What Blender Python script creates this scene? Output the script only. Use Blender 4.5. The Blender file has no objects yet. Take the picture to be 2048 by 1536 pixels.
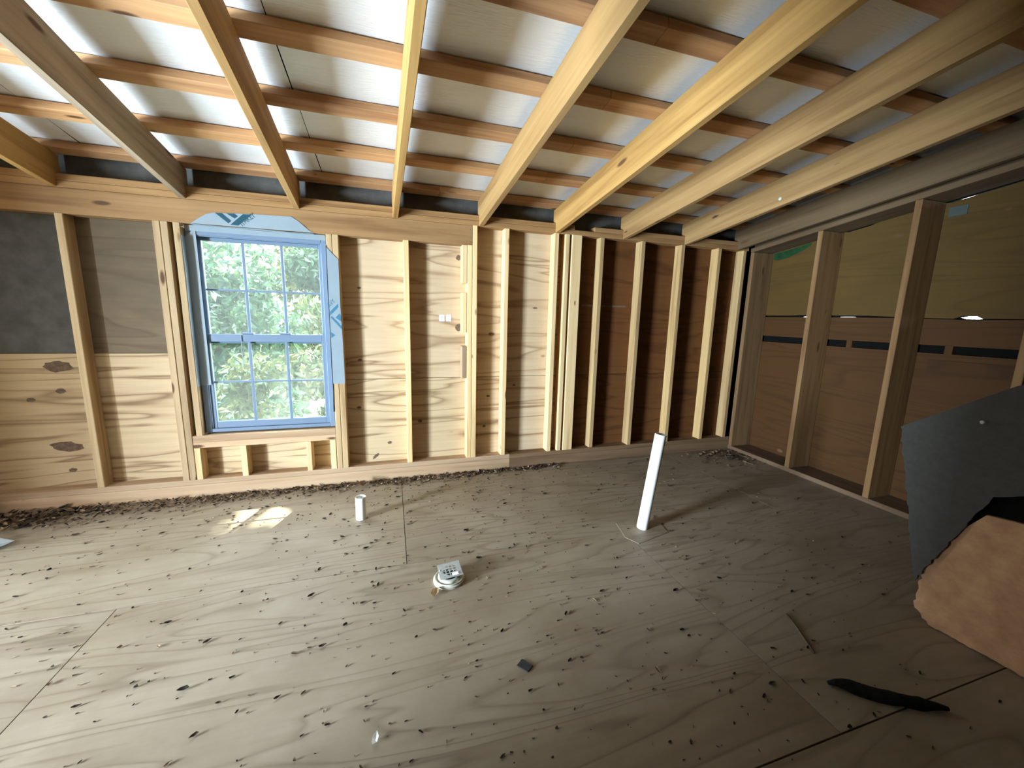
import bpy, bmesh, math, random
import numpy as np
from mathutils import Vector, Matrix

random.seed(7)
rng = np.random.default_rng(7)
scene = bpy.context.scene
COL = scene.collection

# ------------------------------------------------------------------ camera
CAM_H = 1.248
RIGHT = Vector((0.9562733260, -0.2915074957, 0.0237635426))
DOWN = Vector((-0.0258957159, -0.1653194541, -0.9859000406))
FWD = Vector((0.2913258277, 0.9421745369, -0.1656393795))
cam_data = bpy.data.cameras.new('camera')
cam_data.sensor_width = 36.0
cam_data.lens = 785.0 / 2048.0 * 36.0
cam_data.clip_start = 0.02
cam = bpy.data.objects.new('camera', cam_data)
COL.objects.link(cam)
m = Matrix((RIGHT, -DOWN, -FWD)).transposed().to_4x4()
m.translation = Vector((0, 0, CAM_H))
cam.matrix_world = m
scene.camera = cam

# ------------------------------------------------------------------ world, sun, portals
world = bpy.data.worlds.new('sky')
scene.world = world
world.use_nodes = True
nt = world.node_tree
nt.nodes.clear()
# an even, bright, lightly clouded summer sky
bgn = nt.nodes.new('ShaderNodeBackground')
bgn.inputs['Color'].default_value = (0.88, 0.92, 1.0, 1)
bgn.inputs['Strength'].default_value = 9.0
won = nt.nodes.new('ShaderNodeOutputWorld')
nt.links.new(bgn.outputs[0], won.inputs[0])

sun_data = bpy.data.lights.new('sun', 'SUN')
sun_data.energy = 12.0
sun_data.angle = math.radians(0.6)
sun_data.color = (1.0, 0.93, 0.80)
sun = bpy.data.objects.new('sun', sun_data)
COL.objects.link(sun)
SUN_DIR = Vector((-0.33 * 0.574, -0.94 * 0.574, -0.819)).normalized()
sun.rotation_euler = SUN_DIR.to_track_quat('-Z', 'Y').to_euler()
sun.location = (3, 9, 12)


def portal(name, loc, direction, sx, sy):
    d = bpy.data.lights.new(name, 'AREA')
    d.shape = 'RECTANGLE'
    d.size = sx
    d.size_y = sy
    d.cycles.is_portal = True
    o = bpy.data.objects.new(name, d)
    COL.objects.link(o)
    o.location = loc
    o.rotation_euler = Vector(direction).to_track_quat('-Z', 'Y').to_euler()


LW_X = -3.35                     # inner face of the left wall
LW_Y0, LW_Y1, LW_Z0, LW_Z1 = 0.10, 1.10, 0.0, 1.95      # open doorway
portal('window_portal_back', (-0.81, 3.16, 1.10), (0, -1, 0), 0.82, 1.32)
portal('doorway_portal_left', (LW_X - 0.16, (LW_Y0 + LW_Y1) / 2, (LW_Z0 + LW_Z1) / 2), (1, 0, 0), 1.0, 1.95)
# added area light boosting the daylight through the open doorway on the left
dl = bpy.data.lights.new('doorway_daylight_boost', 'AREA')
dl.shape = 'RECTANGLE'
dl.size = 0.75
dl.size_y = 2.1
dl.energy = 640.0
dl.color = (0.71, 0.87, 1.0)
dlo = bpy.data.objects.new('doorway_daylight_boost', dl)
COL.objects.link(dlo)
dlo.location = (LW_X - 0.85, 0.35, 0.28)
dlo.rotation_euler = Vector((1, 0, 0)).to_track_quat('-Z', 'Y').to_euler()

vs = scene.view_settings
scene.display_settings.display_device = 'sRGB'
vs.view_transform = 'Standard'
vs.look = 'None'
vs.exposure = 1.2
vs.gamma = 1.0
vs.use_curve_mapping = False
scene.cycles.use_denoising = True
scene.cycles.max_bounces = 14
scene.cycles.diffuse_bounces = 8
scene.cycles.transparent_max_bounces = 16
scene.cycles.caustics_reflective = False
scene.cycles.caustics_refractive = False
scene.cycles.sample_clamp_indirect = 8.0


# ------------------------------------------------------------------ materials
class NT:
    def __init__(self, name):
        self.m = bpy.data.materials.new(name)
        self.m.use_nodes = True
        self.t = self.m.node_tree
        self.t.nodes.clear()
        self.out = self.n('ShaderNodeOutputMaterial')

    def n(self, kind, **kw):
        x = self.t.nodes.new(kind)
        for k, v in kw.items():
            if isinstance(k, str) and k.startswith('i_'):
                x.inputs[k[2:].replace('_', ' ')].default_value = v
            else:
                setattr(x, k, v)
        return x

    def l(self, a, b):
        self.t.links.new(a, b)

    def math(self, op, a, b=None, c=None):
        x = self.n('ShaderNodeMath', operation=op)
        for i, v in enumerate((a, b, c)):
            if v is None:
                continue
            if isinstance(v, (int, float)):
                x.inputs[i].default_value = v
            else:
                self.l(v, x.inputs[i])
        return x.outputs[0]

    def ramp(self, fac, stops, interp='LINEAR'):
        x = self.n('ShaderNodeValToRGB')
        x.color_ramp.interpolation = interp
        e = x.color_ramp.elements
        while len(e) < len(stops):
            e.new(0.5)
        for i, (p, c) in enumerate(stops):
            e[i].position = p
            e[i].color = (c[0], c[1], c[2], 1) if not isinstance(c, (int, float)) else (c, c, c, 1)
        self.l(fac, x.inputs[0])
        return x.outputs[0]

    def mix(self, fac, a, b, mode='MIX'):
        x = self.n('ShaderNodeMix', data_type='RGBA', blend_type=mode)
        for s, v in ((0, fac), (6, a), (7, b)):
            if isinstance(v, (int, float)):
                x.inputs[s].default_value = v
            elif isinstance(v, tuple):
                x.inputs[s].default_value = (v[0], v[1], v[2], 1)
            else:
                self.l(v, x.inputs[s])
        return x.outputs[2]

    def coords(self, sx, sy, sz, rnd=50.0):
        tc = self.n('ShaderNodeTexCoord')
        oi = self.n('ShaderNodeObjectInfo')
        r = self.math('MULTIPLY', oi.outputs['Random'], rnd)
        add = self.n('ShaderNodeVectorMath', operation='ADD')
        cb = self.n('ShaderNodeCombineXYZ')
        for i in range(3):
            self.l(r, cb.inputs[i])
        self.l(tc.outputs['Object'], add.inputs[0])
        self.l(cb.outputs[0], add.inputs[1])
        mp = self.n('ShaderNodeMapping')
        mp.inputs['Scale'].default_value = (sx, sy, sz)
        self.l(add.outputs[0], mp.inputs[0])
        return mp.outputs[0], oi.outputs['Random']

    def noise(self, vec, scale, detail=3.0, rough=0.5, dist=0.0):
        x = self.n('ShaderNodeTexNoise')
        x.inputs['Scale'].default_value = scale
        x.inputs['Detail'].default_value = detail
        x.inputs['Roughness'].default_value = rough
        x.inputs['Distortion'].default_value = dist
        if vec is not None:
            self.l(vec, x.inputs['Vector'])
        return x.outputs[0]

    def bsdf(self, col, rough=0.7, bump=None, bstr=0.3, bdist=0.003, spec=0.3, metal=0.0):
        b = self.n('ShaderNodeBsdfPrincipled')
        if isinstance(col, tuple):
            b.inputs['Base Color'].default_value = (col[0], col[1], col[2], 1)
        else:
            self.l(col, b.inputs['Base Color'])
        if isinstance(rough, (int, float)):
            b.inputs['Roughness'].default_value = rough
        else:
            self.l(rough, b.inputs['Roughness'])
        b.inputs['Specular IOR Level'].default_value = spec
        b.inputs['Metallic'].default_value = metal
        if bump is not None:
            bp = self.n('ShaderNodeBump')
            bp.inputs['Strength'].default_value = bstr
            bp.inputs['Distance'].default_value = bdist
            self.l(bump, bp.inputs['Height'])
            self.l(bp.outputs[0], b.inputs['Normal'])
        self.l(b.outputs[0], self.out.inputs[0])
        return b


def lumber_mat(name, light, mid, dark, knot=(0.10, 0.045, 0.02)):
    k = NT(name)
    v, r = k.coords(0.9, 16, 16)
    n1 = k.noise(v, 1.0, 4, 0.55, 0.6)
    v2, _ = k.coords(1.5, 55, 55)
    n2 = k.noise(v2, 1.0, 3, 0.6)
    col = k.ramp(n1, [(0.30, dark), (0.46, mid), (0.68, light)])
    col = k.mix(0.22, col, k.ramp(n2, [(0.3, tuple(c * .55 for c in mid)), (0.62, light)]))
    # knots: sparse voronoi cells, stretched along the board
    v3, _ = k.coords(3.4, 12, 12)
    vo = k.n('ShaderNodeTexVoronoi')
    vo.inputs['Scale'].default_value = 1.0
    k.l(v3, vo.inputs['Vector'])
    sel = k.n('ShaderNodeSeparateColor')
    k.l(vo.outputs['Color'], sel.inputs[0])
    gate = k.math('GREATER_THAN', sel.outputs[0], 0.42)
    size = k.math('MULTIPLY_ADD', sel.outputs[1], 0.16, 0.05)
    nd = k.math('DIVIDE', vo.outputs['Distance'], size)
    kn = k.ramp(nd, [(0.55, 1.0), (0.8, 0.45), (1.0, 0.0)])
    kn = k.math('MULTIPLY', kn, gate)
    col = k.mix(kn, col, knot)
    val = k.math('MULTIPLY_ADD', r, 0.30, 0.82)
    hs = k.n('ShaderNodeHueSaturation')
    k.l(val, hs.inputs['Value'])
    k.l(k.math('MULTIPLY_ADD', r, 0.08, 0.94), hs.inputs['Saturation'])
    k.l(col, hs.inputs['Color'])
    k.bsdf(hs.outputs[0], 0.72, n2, 0.25, 0.002, 0.25)
    return k.m


def ply_mat(name, light, mid, dark, bands=10.0, sx=0.55, sy=3.4, knots=True, dirt=None, strength=1.0, rough=0.75, knotcol=(0.12, 0.055, 0.03)):
    """rotary-cut plywood face: contour bands of a stretched noise"""
    k = NT(name)
    v, r = k.coords(sx, sy, sy)
    n = k.noise(v, 1.0, 3.0, 0.42, 0.7)
    f = k.math('FRACT', k.math('MULTIPLY', n, bands))
    g = k.ramp(f, [(0.0, mid), (0.07, light), (0.62, light), (0.82, mid), (0.93, dark), (1.0, mid)])
    v2, _ = k.coords(2.0, 42, 42)
    n2 = k.noise(v2, 1.0, 4, 0.6)
    avg = tuple(0.65 * a + 0.35 * b for a, b in zip(light, mid))
    col = k.mix(strength, avg, g)
    col = k.mix(0.20, col, k.ramp(n2, [(0.30, dark), (0.60, light)]))
    n3 = k.noise(k.coords(0.8, 1.1, 1.1)[0], 1.0, 3, 0.5)
    col = k.mix(k.ramp(n3, [(0.35, 0.0), (0.75, 0.55)]), col, mid)
    if knots:
        v3, _ = k.coords(2.2, 4.2, 4.2)
        vo = k.n('ShaderNodeTexVoronoi')
        k.l(v3, vo.inputs['Vector'])
        vo.inputs['Scale'].default_value = 1.0
        sel = k.n('ShaderNodeSeparateColor')
        k.l(vo.outputs['Color'], sel.inputs[0])
        gate = k.math('GREATER_THAN', sel.outputs[0], 0.50)
        size = k.math('MULTIPLY_ADD', sel.outputs[1], 0.08, 0.04)
        kn = k.ramp(k.math('DIVIDE', vo.outputs['Distance'], size), [(0.6, 0.95), (1.0, 0.0)])
        col = k.mix(k.math('MULTIPLY', kn, gate), col, knotcol)
    if dirt:
        n4 = k.noise(k.coords(1.4, 1.8, 1.8)[0], 1.3, 5, 0.65)
        col = k.mix(k.ramp(n4, [(0.38, 0.0), (0.72, 0.85)]), col, dirt)
    val = k.math('MULTIPLY_ADD', r, 0.16, 0.92)
    hs = k.n('ShaderNodeHueSaturation')
    k.l(val, hs.inputs['Value'])
    k.l(col, hs.inputs['Color'])
    hb = k.math('ADD', k.math('MULTIPLY', f, 0.35), n2)
    k.bsdf(hs.outputs[0], rough, hb, 0.18, 0.003, 0.25)
    return k.m


def plain(name, col, rough=0.6, spec=0.4, var=0.0, scale=20.0, bstr=0.0, metal=0.0):
    k = NT(name)
    if var > 0 or bstr > 0:
        tc = k.n('ShaderNodeTexCoord')
        n = k.noise(tc.outputs['Object'], scale, 4, 0.6)
        c = k.ramp(n, [(0.3, tuple(x * (1 - var) for x in col)), (0.7, tuple(min(1, x * (1 + var)) for x in col))])
        k.bsdf(c, rough, n if bstr else None, bstr, 0.004, spec, metal)
    else:
        k.bsdf(col, rough, None, 0, 0, spec, metal)
    return k.m


M = {}
M['stud'] = lumber_mat('pine_stud', (0.86, 0.62, 0.33), (0.76, 0.52, 0.25), (0.52, 0.31, 0.14))
M['rafter'] = lumber_mat('pine_rafter', (0.42, 0.245, 0.085), (0.34, 0.188, 0.060), (0.22, 0.108, 0.032))
M['purlin'] = lumber_mat('fir_purlin', (0.58, 0.34, 0.16), (0.45, 0.24, 0.11), (0.29, 0.13, 0.06))
M['header'] = lumber_mat('pine_header', (0.34, 0.195, 0.084), (0.28, 0.152, 0.06), (0.18, 0.088, 0.034))
M['plate'] = lumber_mat('pine_plate', (0.56, 0.39, 0.24), (0.46, 0.30, 0.17), (0.32, 0.19, 0.10))
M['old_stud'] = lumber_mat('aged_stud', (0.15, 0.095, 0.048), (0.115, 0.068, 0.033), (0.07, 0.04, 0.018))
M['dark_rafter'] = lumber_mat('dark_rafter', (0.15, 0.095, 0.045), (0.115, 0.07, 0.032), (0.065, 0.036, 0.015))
M['stud_tan'] = lumber_mat('tan_stud', (0.56, 0.38, 0.17), (0.46, 0.29, 0.12), (0.28, 0.155, 0.06))
M['dark_plate'] = lumber_mat('dark_plate', (0.20, 0.125, 0.07), (0.155, 0.09, 0.048), (0.09, 0.048, 0.024))
M['window_stud'] = lumber_mat('tan_window_stud', (0.50, 0.36, 0.20), (0.41, 0.28, 0.145), (0.27, 0.16, 0.075))
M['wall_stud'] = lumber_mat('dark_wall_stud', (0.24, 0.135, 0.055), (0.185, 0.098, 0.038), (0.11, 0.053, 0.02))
M['ply'] = ply_mat('plywood_sheathing', (0.63, 0.485, 0.315), (0.50, 0.355, 0.215), (0.16, 0.088, 0.042), 9, sx=0.38, sy=3.4)
M['ply_red'] = ply_mat('plywood_reddish_shaded', (0.14, 0.055, 0.015), (0.10, 0.036, 0.009), (0.045, 0.016, 0.004), 7, strength=0.7)  # reddish plywood, darkened further: stud shade in these bays is put into it
M['ply_pale'] = ply_mat('plywood_pale', (0.60, 0.46, 0.28), (0.48, 0.345, 0.20), (0.20, 0.125, 0.065), 9, sx=0.38, sy=4.0)
M['ply_grey'] = ply_mat('plywood_weathered', (0.17, 0.125, 0.075), (0.13, 0.092, 0.055), (0.075, 0.05, 0.03), 6, dirt=(0.10, 0.075, 0.05), strength=0.7)
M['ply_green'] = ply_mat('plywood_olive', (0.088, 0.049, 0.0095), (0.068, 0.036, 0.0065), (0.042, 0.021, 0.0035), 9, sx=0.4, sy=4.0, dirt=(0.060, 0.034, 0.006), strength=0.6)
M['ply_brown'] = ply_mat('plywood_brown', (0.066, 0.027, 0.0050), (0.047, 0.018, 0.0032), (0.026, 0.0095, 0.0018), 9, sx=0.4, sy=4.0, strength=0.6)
M['floor'] = ply_mat('plywood_floor', (0.34, 0.288, 0.212), (0.275, 0.225, 0.16), (0.18, 0.142, 0.097), 13, sx=0.45, sy=3.2,
                     knots=False, dirt=(0.215, 0.165, 0.11), strength=1.0, rough=0.5)
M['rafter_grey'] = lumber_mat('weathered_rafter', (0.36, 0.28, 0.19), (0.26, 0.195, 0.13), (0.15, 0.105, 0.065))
M['felt'] = plain('tar_felt', (0.100, 0.099, 0.094), 0.85, 0.2, 0.25, 9.0, 0.2)
M['dark'] = plain('dark_backing', (0.005, 0.005, 0.0045), 0.9, 0.05)
M['vinyl'] = plain('backlit_tint_vinyl', (0.16, 0.22, 0.31), 0.35, 0.4)  # white vinyl; its dim blue backlit look is put into the colour
M['pvc'] = plain('white_pvc', (0.86, 0.86, 0.83), 0.3, 0.45)
M['pvc_old'] = plain('ivory_pvc', (0.56, 0.55, 0.46), 0.4, 0.4, 0.06, 30)
M['steel'] = plain('brushed_steel', (0.62, 0.66, 0.66), 0.38, 0.5, 0.10, 60, 0.0, 0.25)
M['hole'] = plain('black_hole', (0.01, 0.01, 0.01), 0.9, 0.1)
M['paper'] = plain('white_paper', (0.88, 0.88, 0.86), 0.8, 0.2)
M['ink'] = plain('grey_ink', (0.30, 0.32, 0.36), 0.8, 0.1)
M['blue_ink'] = plain('blue_ink', (0.012, 0.065, 0.095), 0.5, 0.3)
M['pale_blue_ink'] = plain('pale_blue_ink', (0.045, 0.16, 0.25), 0.5, 0.3)
M['film'] = plain('white_film', (0.25, 0.31, 0.35), 0.32, 0.5, 0.05, 8, 0.15)
M['fibre'] = plain('brown_fibre', (0.50, 0.30, 0.165), 0.95, 0.1, 0.22, 14, 0.5)
M['blackface'] = plain('black_faced_board', (0.062, 0.061, 0.055), 0.8, 0.25, 0.12, 40, 0.25)
M['chip'] = plain('pale_chip', (0.45, 0.46, 0.44), 0.8, 0.2)
M['bark'] = plain('black_bark', (0.012, 0.012, 0.011), 0.9, 0.1, 0.4, 50, 0.6)
M['rubber'] = plain('black_scrap', (0.03, 0.032, 0.034), 0.6, 0.3, 0.3, 60)
M['dryleaf'] = plain('dry_leaf', (0.30, 0.20, 0.13), 0.8, 0.2, 0.25, 60)
M['tanleaf'] = plain('tan_leaf', (0.55, 0.42, 0.26), 0.8, 0.2, 0.2, 60)
M['bleached'] = plain('bluish_scrap', (0.62, 0.70, 0.74), 0.5, 0.3, 0.1, 30)
M['trunk'] = plain('tree_bark', (0.10, 0.075, 0.055), 0.95, 0.1, 0.3, 12, 0.5)
M['grass'] = plain('ground_grass', (0.11, 0.12, 0.07), 0.95, 0.1, 0.4, 2.0)
M['green_stain'] = plain('algae_film', (0.012, 0.042, 0.016), 0.9, 0.1, 0.4, 12)
M['tie'] = plain('tie_plate', (0.055, 0.066, 0.058), 0.7, 0.2, 0.05, 30)


def litter_mat():
    k = NT('leaf_litter')
    g = k.n('ShaderNodeNewGeometry')
    c = k.ramp(g.outputs['Random Per Island'], [(0.0, (0.025, 0.018, 0.013)), (0.40, (0.07, 0.046, 0.032)), (0.72, (0.17, 0.115, 0.075)), (0.95, (0.36, 0.28, 0.19))])
    k.bsdf(c, 0.85, None, 0, 0, 0.2)
    return k.m


M['litter'] = litter_mat()


def bit_mat():
    k = NT('leaf_bit')
    oi = k.n('ShaderNodeObjectInfo')
    c = k.ramp(oi.outputs['Random'], [(0.0, (0.012, 0.009, 0.007)), (0.50, (0.055, 0.036, 0.023)), (0.80, (0.15, 0.10, 0.062)), (1.0, (0.36, 0.27, 0.17))])
    k.bsdf(c, 0.85, None, 0, 0, 0.2)
    return k.m


M['bit'] = bit_mat()


def leaf_mat(name, stops, trans):
    k = NT(name)
    g = k.n('ShaderNodeNewGeometry')
    c = k.ramp(g.outputs['Random Per Island'], stops)
    d = k.n('ShaderNodeBsdfDiffuse')
    t = k.n('ShaderNodeBsdfTranslucent')
    gl = k.n('ShaderNodeBsdfGlossy')
    gl.inputs['Roughness'].default_value = 0.38
    gl.inputs[0].default_value = (0.75, 0.85, 0.80, 1)
    k.l(c, d.inputs[0])
    k.l(k.mix(0.35, c, (0.12, 0.17, 0.03)), t.inputs[0])
    mx = k.n('ShaderNodeMixShader')
    mx.inputs[0].default_value = trans
    k.l(d.outputs[0], mx.inputs[1])
    k.l(t.outputs[0], mx.inputs[2])
    mg = k.n('ShaderNodeMixShader')
    mg.inputs[0].default_value = 0.07
    k.l(mx.outputs[0], mg.inputs[1])
    k.l(gl.outputs[0], mg.inputs[2])
    k.l(mg.outputs[0], k.out.inputs[0])
    return k.m


M['leaf_a'] = leaf_mat('tree_leaf_green', [(0.0, (0.014, 0.052, 0.033)), (0.5, (0.030, 0.095, 0.058)), (0.85, (0.07, 0.16, 0.08)), (1.0, (0.15, 0.24, 0.12))], 0.4)
M['leaf_b'] = leaf_mat('tree_leaf_yellow', [(0.0, (0.045, 0.08, 0.028)), (0.5, (0.09, 0.135, 0.04)), (1.0, (0.20, 0.19, 0.055))], 0.4)


def glass_mat():
    """dusty pane: mostly clear, a little gloss, a thin film of dust that scatters the daylight"""
    k = NT('window_glass')
    tr = k.n('ShaderNodeBsdfTransparent')
    tr.inputs[0].default_value = (0.93, 0.98, 0.96, 1)
    gl = k.n('ShaderNodeBsdfGlossy')
    gl.inputs['Roughness'].default_value = 0.02
    du = k.n('ShaderNodeBsdfTranslucent')
    du.inputs[0].default_value = (0.80, 0.90, 0.86, 1)
    m1 = k.n('ShaderNodeMixShader')
    m1.inputs[0].default_value = 0.045
    k.l(tr.outputs[0], m1.inputs[1])
    k.l(gl.outputs[0], m1.inputs[2])
    m2_ = k.n('ShaderNodeMixShader')
    m2_.inputs[0].default_value = 0.03
    k.l(m1.outputs[0], m2_.inputs[1])
    k.l(du.outputs[0], m2_.inputs[2])
    k.l(m2_.outputs[0], k.out.inputs[0])
    return k.m


M['glass'] = glass_mat()


def foil_mat():
    k = NT('white_foil_insulation')
    v, r = k.coords(1, 1, 1, 20)
    a = k.noise(k.coords(10, 90, 10, 20)[0], 1.0, 3, 0.6, 1.2)
    b = k.noise(v, 3.0, 2, 0.5)
    h = k.math('ADD', a, k.math('MULTIPLY', b, 1.5))
    n = k.noise(v, 2.0, 4, 0.5)
    c = k.ramp(n, [(0.3, (0.80, 0.83, 0.86)), (0.7, (0.86, 0.89, 0.92))])
    k.bsdf(c, 0.34, h, 0.5, 0.005, 0.6, 0.15)
    return k.m


M['foil'] = foil_mat()

# ------------------------------------------------------------------ mesh helpers
CACHE = {}


def link(name, mesh, mat=None, parent=None, matrix=None, kind=None):
    o = bpy.data.objects.new(name, mesh)
    COL.objects.link(o)
    if mat is not None and not mesh.materials:
        mesh.materials.append(mat)
    if parent is not None:
        o.parent = parent
    if matrix is not None:
        o.matrix_basis = matrix
    if kind:
        o['kind'] = kind
    return o


def mesh_from(name, verts, faces, smooth=False):
    me = bpy.data.meshes.new(name)
    me.from_pydata([tuple(v) for v in verts], [], faces)
    me.update()
    if smooth:
        me.polygons.foreach_set('use_smooth', [True] * len(me.polygons))
    return me


def eased_box(L, W, H, ch, key):
    """board with eased long edges, long axis = local X"""
    k = (round(L, 4), round(W, 4), round(H, 4), ch, key)
    if k in CACHE:
        return CACHE[k]
    w, h = W / 2, H / 2
    if ch > 0:
        prof = [(-w, -h + ch), (-w + ch, -h), (w - ch, -h), (w, -h + ch), (w, h - ch), (w - ch, h), (-w + ch, h), (-w, h - ch)]
    else:
        prof = [(-w, -h), (w, -h), (w, h), (-w, h)]
    n = len(prof)
    vs_ = [(-L / 2, a, b) for a, b in prof] + [(L / 2, a, b) for a, b in prof]
    fs = [[(i + 1) % n, i, i + n, (i + 1) % n + n] for i in range(n)]
    fs = [f[::-1] for f in fs]
    fs.append(list(range(n))[::-1])
    fs.append(list(range(n, 2 * n)))
    me = mesh_from('board', vs_, fs)
    bm = bmesh.new()
    bm.from_mesh(me)
    bmesh.ops.recalc_face_normals(bm, faces=bm.faces)
    bm.to_mesh(me)
    bm.free()
    CACHE[k] = me
    return me


AX = {'x': Matrix.Identity(3),
      'y': Matrix(((0, -1, 0), (1, 0, 0), (0, 0, 1))),     # local X -> world Y
      'z': Matrix(((0, 0, 1), (0, 1, 0), (-1, 0, 0))).inverted()}


def board(name, x0, x1, y0, y1, z0, z1, axis, mat, parent=None, ch=0.003, kind=None, label=None):
    d = {'x': x1 - x0, 'y': y1 - y0, 'z': z1 - z0}
    if axis == 'x':
        L, W, H = d['x'], d['y'], d['z']
        R3 = Matrix(((1, 0, 0), (0, 1, 0), (0, 0, 1)))
    elif axis == 'y':
        L, W, H = d['y'], d['x'], d['z']
        R3 = Matrix(((0, -1, 0), (1, 0, 0), (0, 0, 1)))
    else:
        L, W, H = d['z'], d['x'], d['y']
        # local X -> Z, local Y -> X, local Z -> Y
        R3 = Matrix(((0, 1, 0), (0, 0, 1), (1, 0, 0)))
    me = eased_box(L, W, H, ch, mat.name)
    mm = R3.to_4x4()
    mm.translation = Vector(((x0 + x1) / 2, (y0 + y1) / 2, (z0 + z1) / 2))
    o = link(name, me, mat, parent, mm, kind)
    if label:
        o['label'] = label
    return o


def poly_slab(name, pts, t, mat, parent=None, matrix=None, kind=None):
    """pts: outline in local XY, thickness t along local +Z"""
    n = len(pts)
    v = [(p[0], p[1], 0) for p in pts] + [(p[0], p[1], t) for p in pts]
    f = [list(range(n))[::-1], list(range(n, 2 * n))]
    f += [[i, (i + 1) % n, (i + 1) % n + n, i + n] for i in range(n)]
    me = mesh_from(name, v, f)
    bm = bmesh.new()
    bm.from_mesh(me)
    bmesh.ops.triangulate(bm, faces=[x for x in bm.faces if len(x.verts) > 4])
    bmesh.ops.recalc_face_normals(bm, faces=bm.faces)
    bm.to_mesh(me)
    bm.free()
    return link(name, me, mat, parent, matrix, kind)


def bake(o):
    """move the object's transform into its mesh, so children can be given in world space"""
    o.data = o.data.copy()
    o.data.transform(o.matrix_basis)
    o.matrix_basis = Matrix.Identity(4)
    return o


def frame3(ox, ex, ey):
    ex = Vector(ex).normalized()
    ey = Vector(ey).normalized()
    ez = ex.cross(ey).normalized()
    mm = Matrix((ex, ey, ez)).transposed().to_4x4()
    mm.translation = Vector(ox)
    return mm


def lathe(name, prof, mat, parent=None, matrix=None, seg=28, smooth=True):
    """prof: list of (r, z); open profile spun about Z"""
    v, f = [], []
    n = len(prof)
    for i in range(seg):
        a = 2 * math.pi * i / seg
        for r_, z_ in prof:
            v.append((r_ * math.cos(a), r_ * math.sin(a), z_))
    for i in range(seg):
        j = (i + 1) % seg
        for q in range(n - 1):
            f.append([i * n + q, j * n + q, j * n + q + 1, i * n + q + 1])
    me = mesh_from(name, v, f)
    bm = bmesh.new()
    bm.from_mesh(me)
    bmesh.ops.remove_doubles(bm, verts=bm.verts, dist=1e-6)
    bmesh.ops.recalc_face_normals(bm, faces=bm.faces)
    bm.to_mesh(me)
    bm.free()
    if smooth:
        for p in me.polygons:
            p.use_smooth = True
        try:
            me.set_sharp_from_angle(angle=math.radians(40))
        except Exception:
            pass
    return link(name, me, mat, parent, matrix)


def tube(name, pts, r, mat, parent=None, seg=8, matrix=None):
    pts = [Vector(p) for p in pts]
    v, f = [], []
    for i, p in enumerate(pts):
        d = (pts[min(i + 1, len(pts) - 1)] - pts[max(i - 1, 0)]).normalized()
        u = d.cross(Vector((0.31, 0.2, 0.93))).normalized()
        w = d.cross(u)
        rr = r[i] if isinstance(r, (list, tuple)) else r
        for s in range(seg):
            a = 2 * math.pi * s / seg
            v.append(p + rr * (math.cos(a) * u + math.sin(a) * w))
    for i in range(len(pts) - 1):
        for s in range(seg):
            t = (s + 1) % seg
            f.append([i * seg + s, i * seg + t, (i + 1) * seg + t, (i + 1) * seg + s])
    f.append(list(range(seg))[::-1])
    f.append(list(range((len(pts) - 1) * seg, len(pts) * seg)))
    return link(name, mesh_from(name, v, f, True), mat, parent, matrix)


def tag(o, label, cat, group=None, kind=None):
    o['label'] = label
    o['category'] = cat
    if group:
        o['group'] = group
    if kind:
        o['kind'] = kind
    return o


def empty(name, loc=(0, 0, 0), rz=0.0, kind=None):
    o = bpy.data.objects.new(name, None)
    COL.objects.link(o)
    o.location = loc
    o.rotation_euler = (0, 0, rz)
    if kind:
        o['kind'] = kind
    return o


# ================================================================== SETTING
YB = 3.0            # inner face of the back wall studs
YS = 3.089          # inside face of the back sheathing
XR = 3.226          # inner face of the right wall studs
XS = 3.46           # inside face of the right sheathing
SL = 0.1325         # roof slope
EX = 0.0338         # rafters run slightly skewed
ZR = 1.916          # rafter underside at the back wall
FY0 = -1.70         # front wall (behind the camera)


def roof_z(y, off=0.0):
    return ZR + off + SL * (YB - y)


# ---- floor -----------------------------------------------------------------
floor = board('floor', LW_X - 0.15, 3.5, FY0 - 0.1, 3.11, -0.20, -0.024, 'x', M['dark'], None, 0, 'structure')
bake(floor)
rows = [(1.891, 3.10, [LW_X, -2.395, 0.047, 2.485, 3.48]),
        (0.671, 1.889, [LW_X, -1.135, 1.305, 3.48]),
        (-0.549, 0.669, [LW_X, -2.395, 0.047, 2.485, 3.48]),
        (FY0, -0.551, [LW_X, -1.135, 1.305, 3.48])]
for y0, y1, xs in rows:
    for a, b in zip(xs[:-1], xs[1:]):
        board('plywood_panel', a + 0.0018, b - 0.0018, y0 + 0.0012, y1 - 0.0012, -0.019, 0.0, 'x', M['floor'], floor, 0.0008)
# cut-out patch let in around the tall pipe, its edge standing a hair proud
poly_slab('cut_patch', [(1.311, 1.974), (1.276, 1.819), (1.315, 1.74), (1.56, 1.80), (1.60, 1.99)], 0.0025, M['floor'], floor, Matrix.Translation((0, 0, 0)))

# ---- back wall -------------------------------------------------------------
WX0, WX1, WZ0, WZ1 = -1.212, -0.402, 0.427, 1.773    # rough opening
wall_back = bpy.data.meshes.new('wall_back')
bmw = bmesh.new()


def add_box(bm, x0, x1, y0, y1, z0, z1):
    vs_ = [bm.verts.new(p) for p in ((x0, y0, z0), (x1, y0, z0), (x1, y1, z0), (x0, y1, z0), (x0, y0, z1), (x1, y0, z1), (x1, y1, z1), (x0, y1, z1))]
    for q in ((0, 3, 2, 1), (4, 5, 6, 7), (0, 1, 5, 4), (1, 2, 6, 5), (2, 3, 7, 6), (3, 0, 4, 7)):
        bm.faces.new([vs_[i] for i in q])


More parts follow.
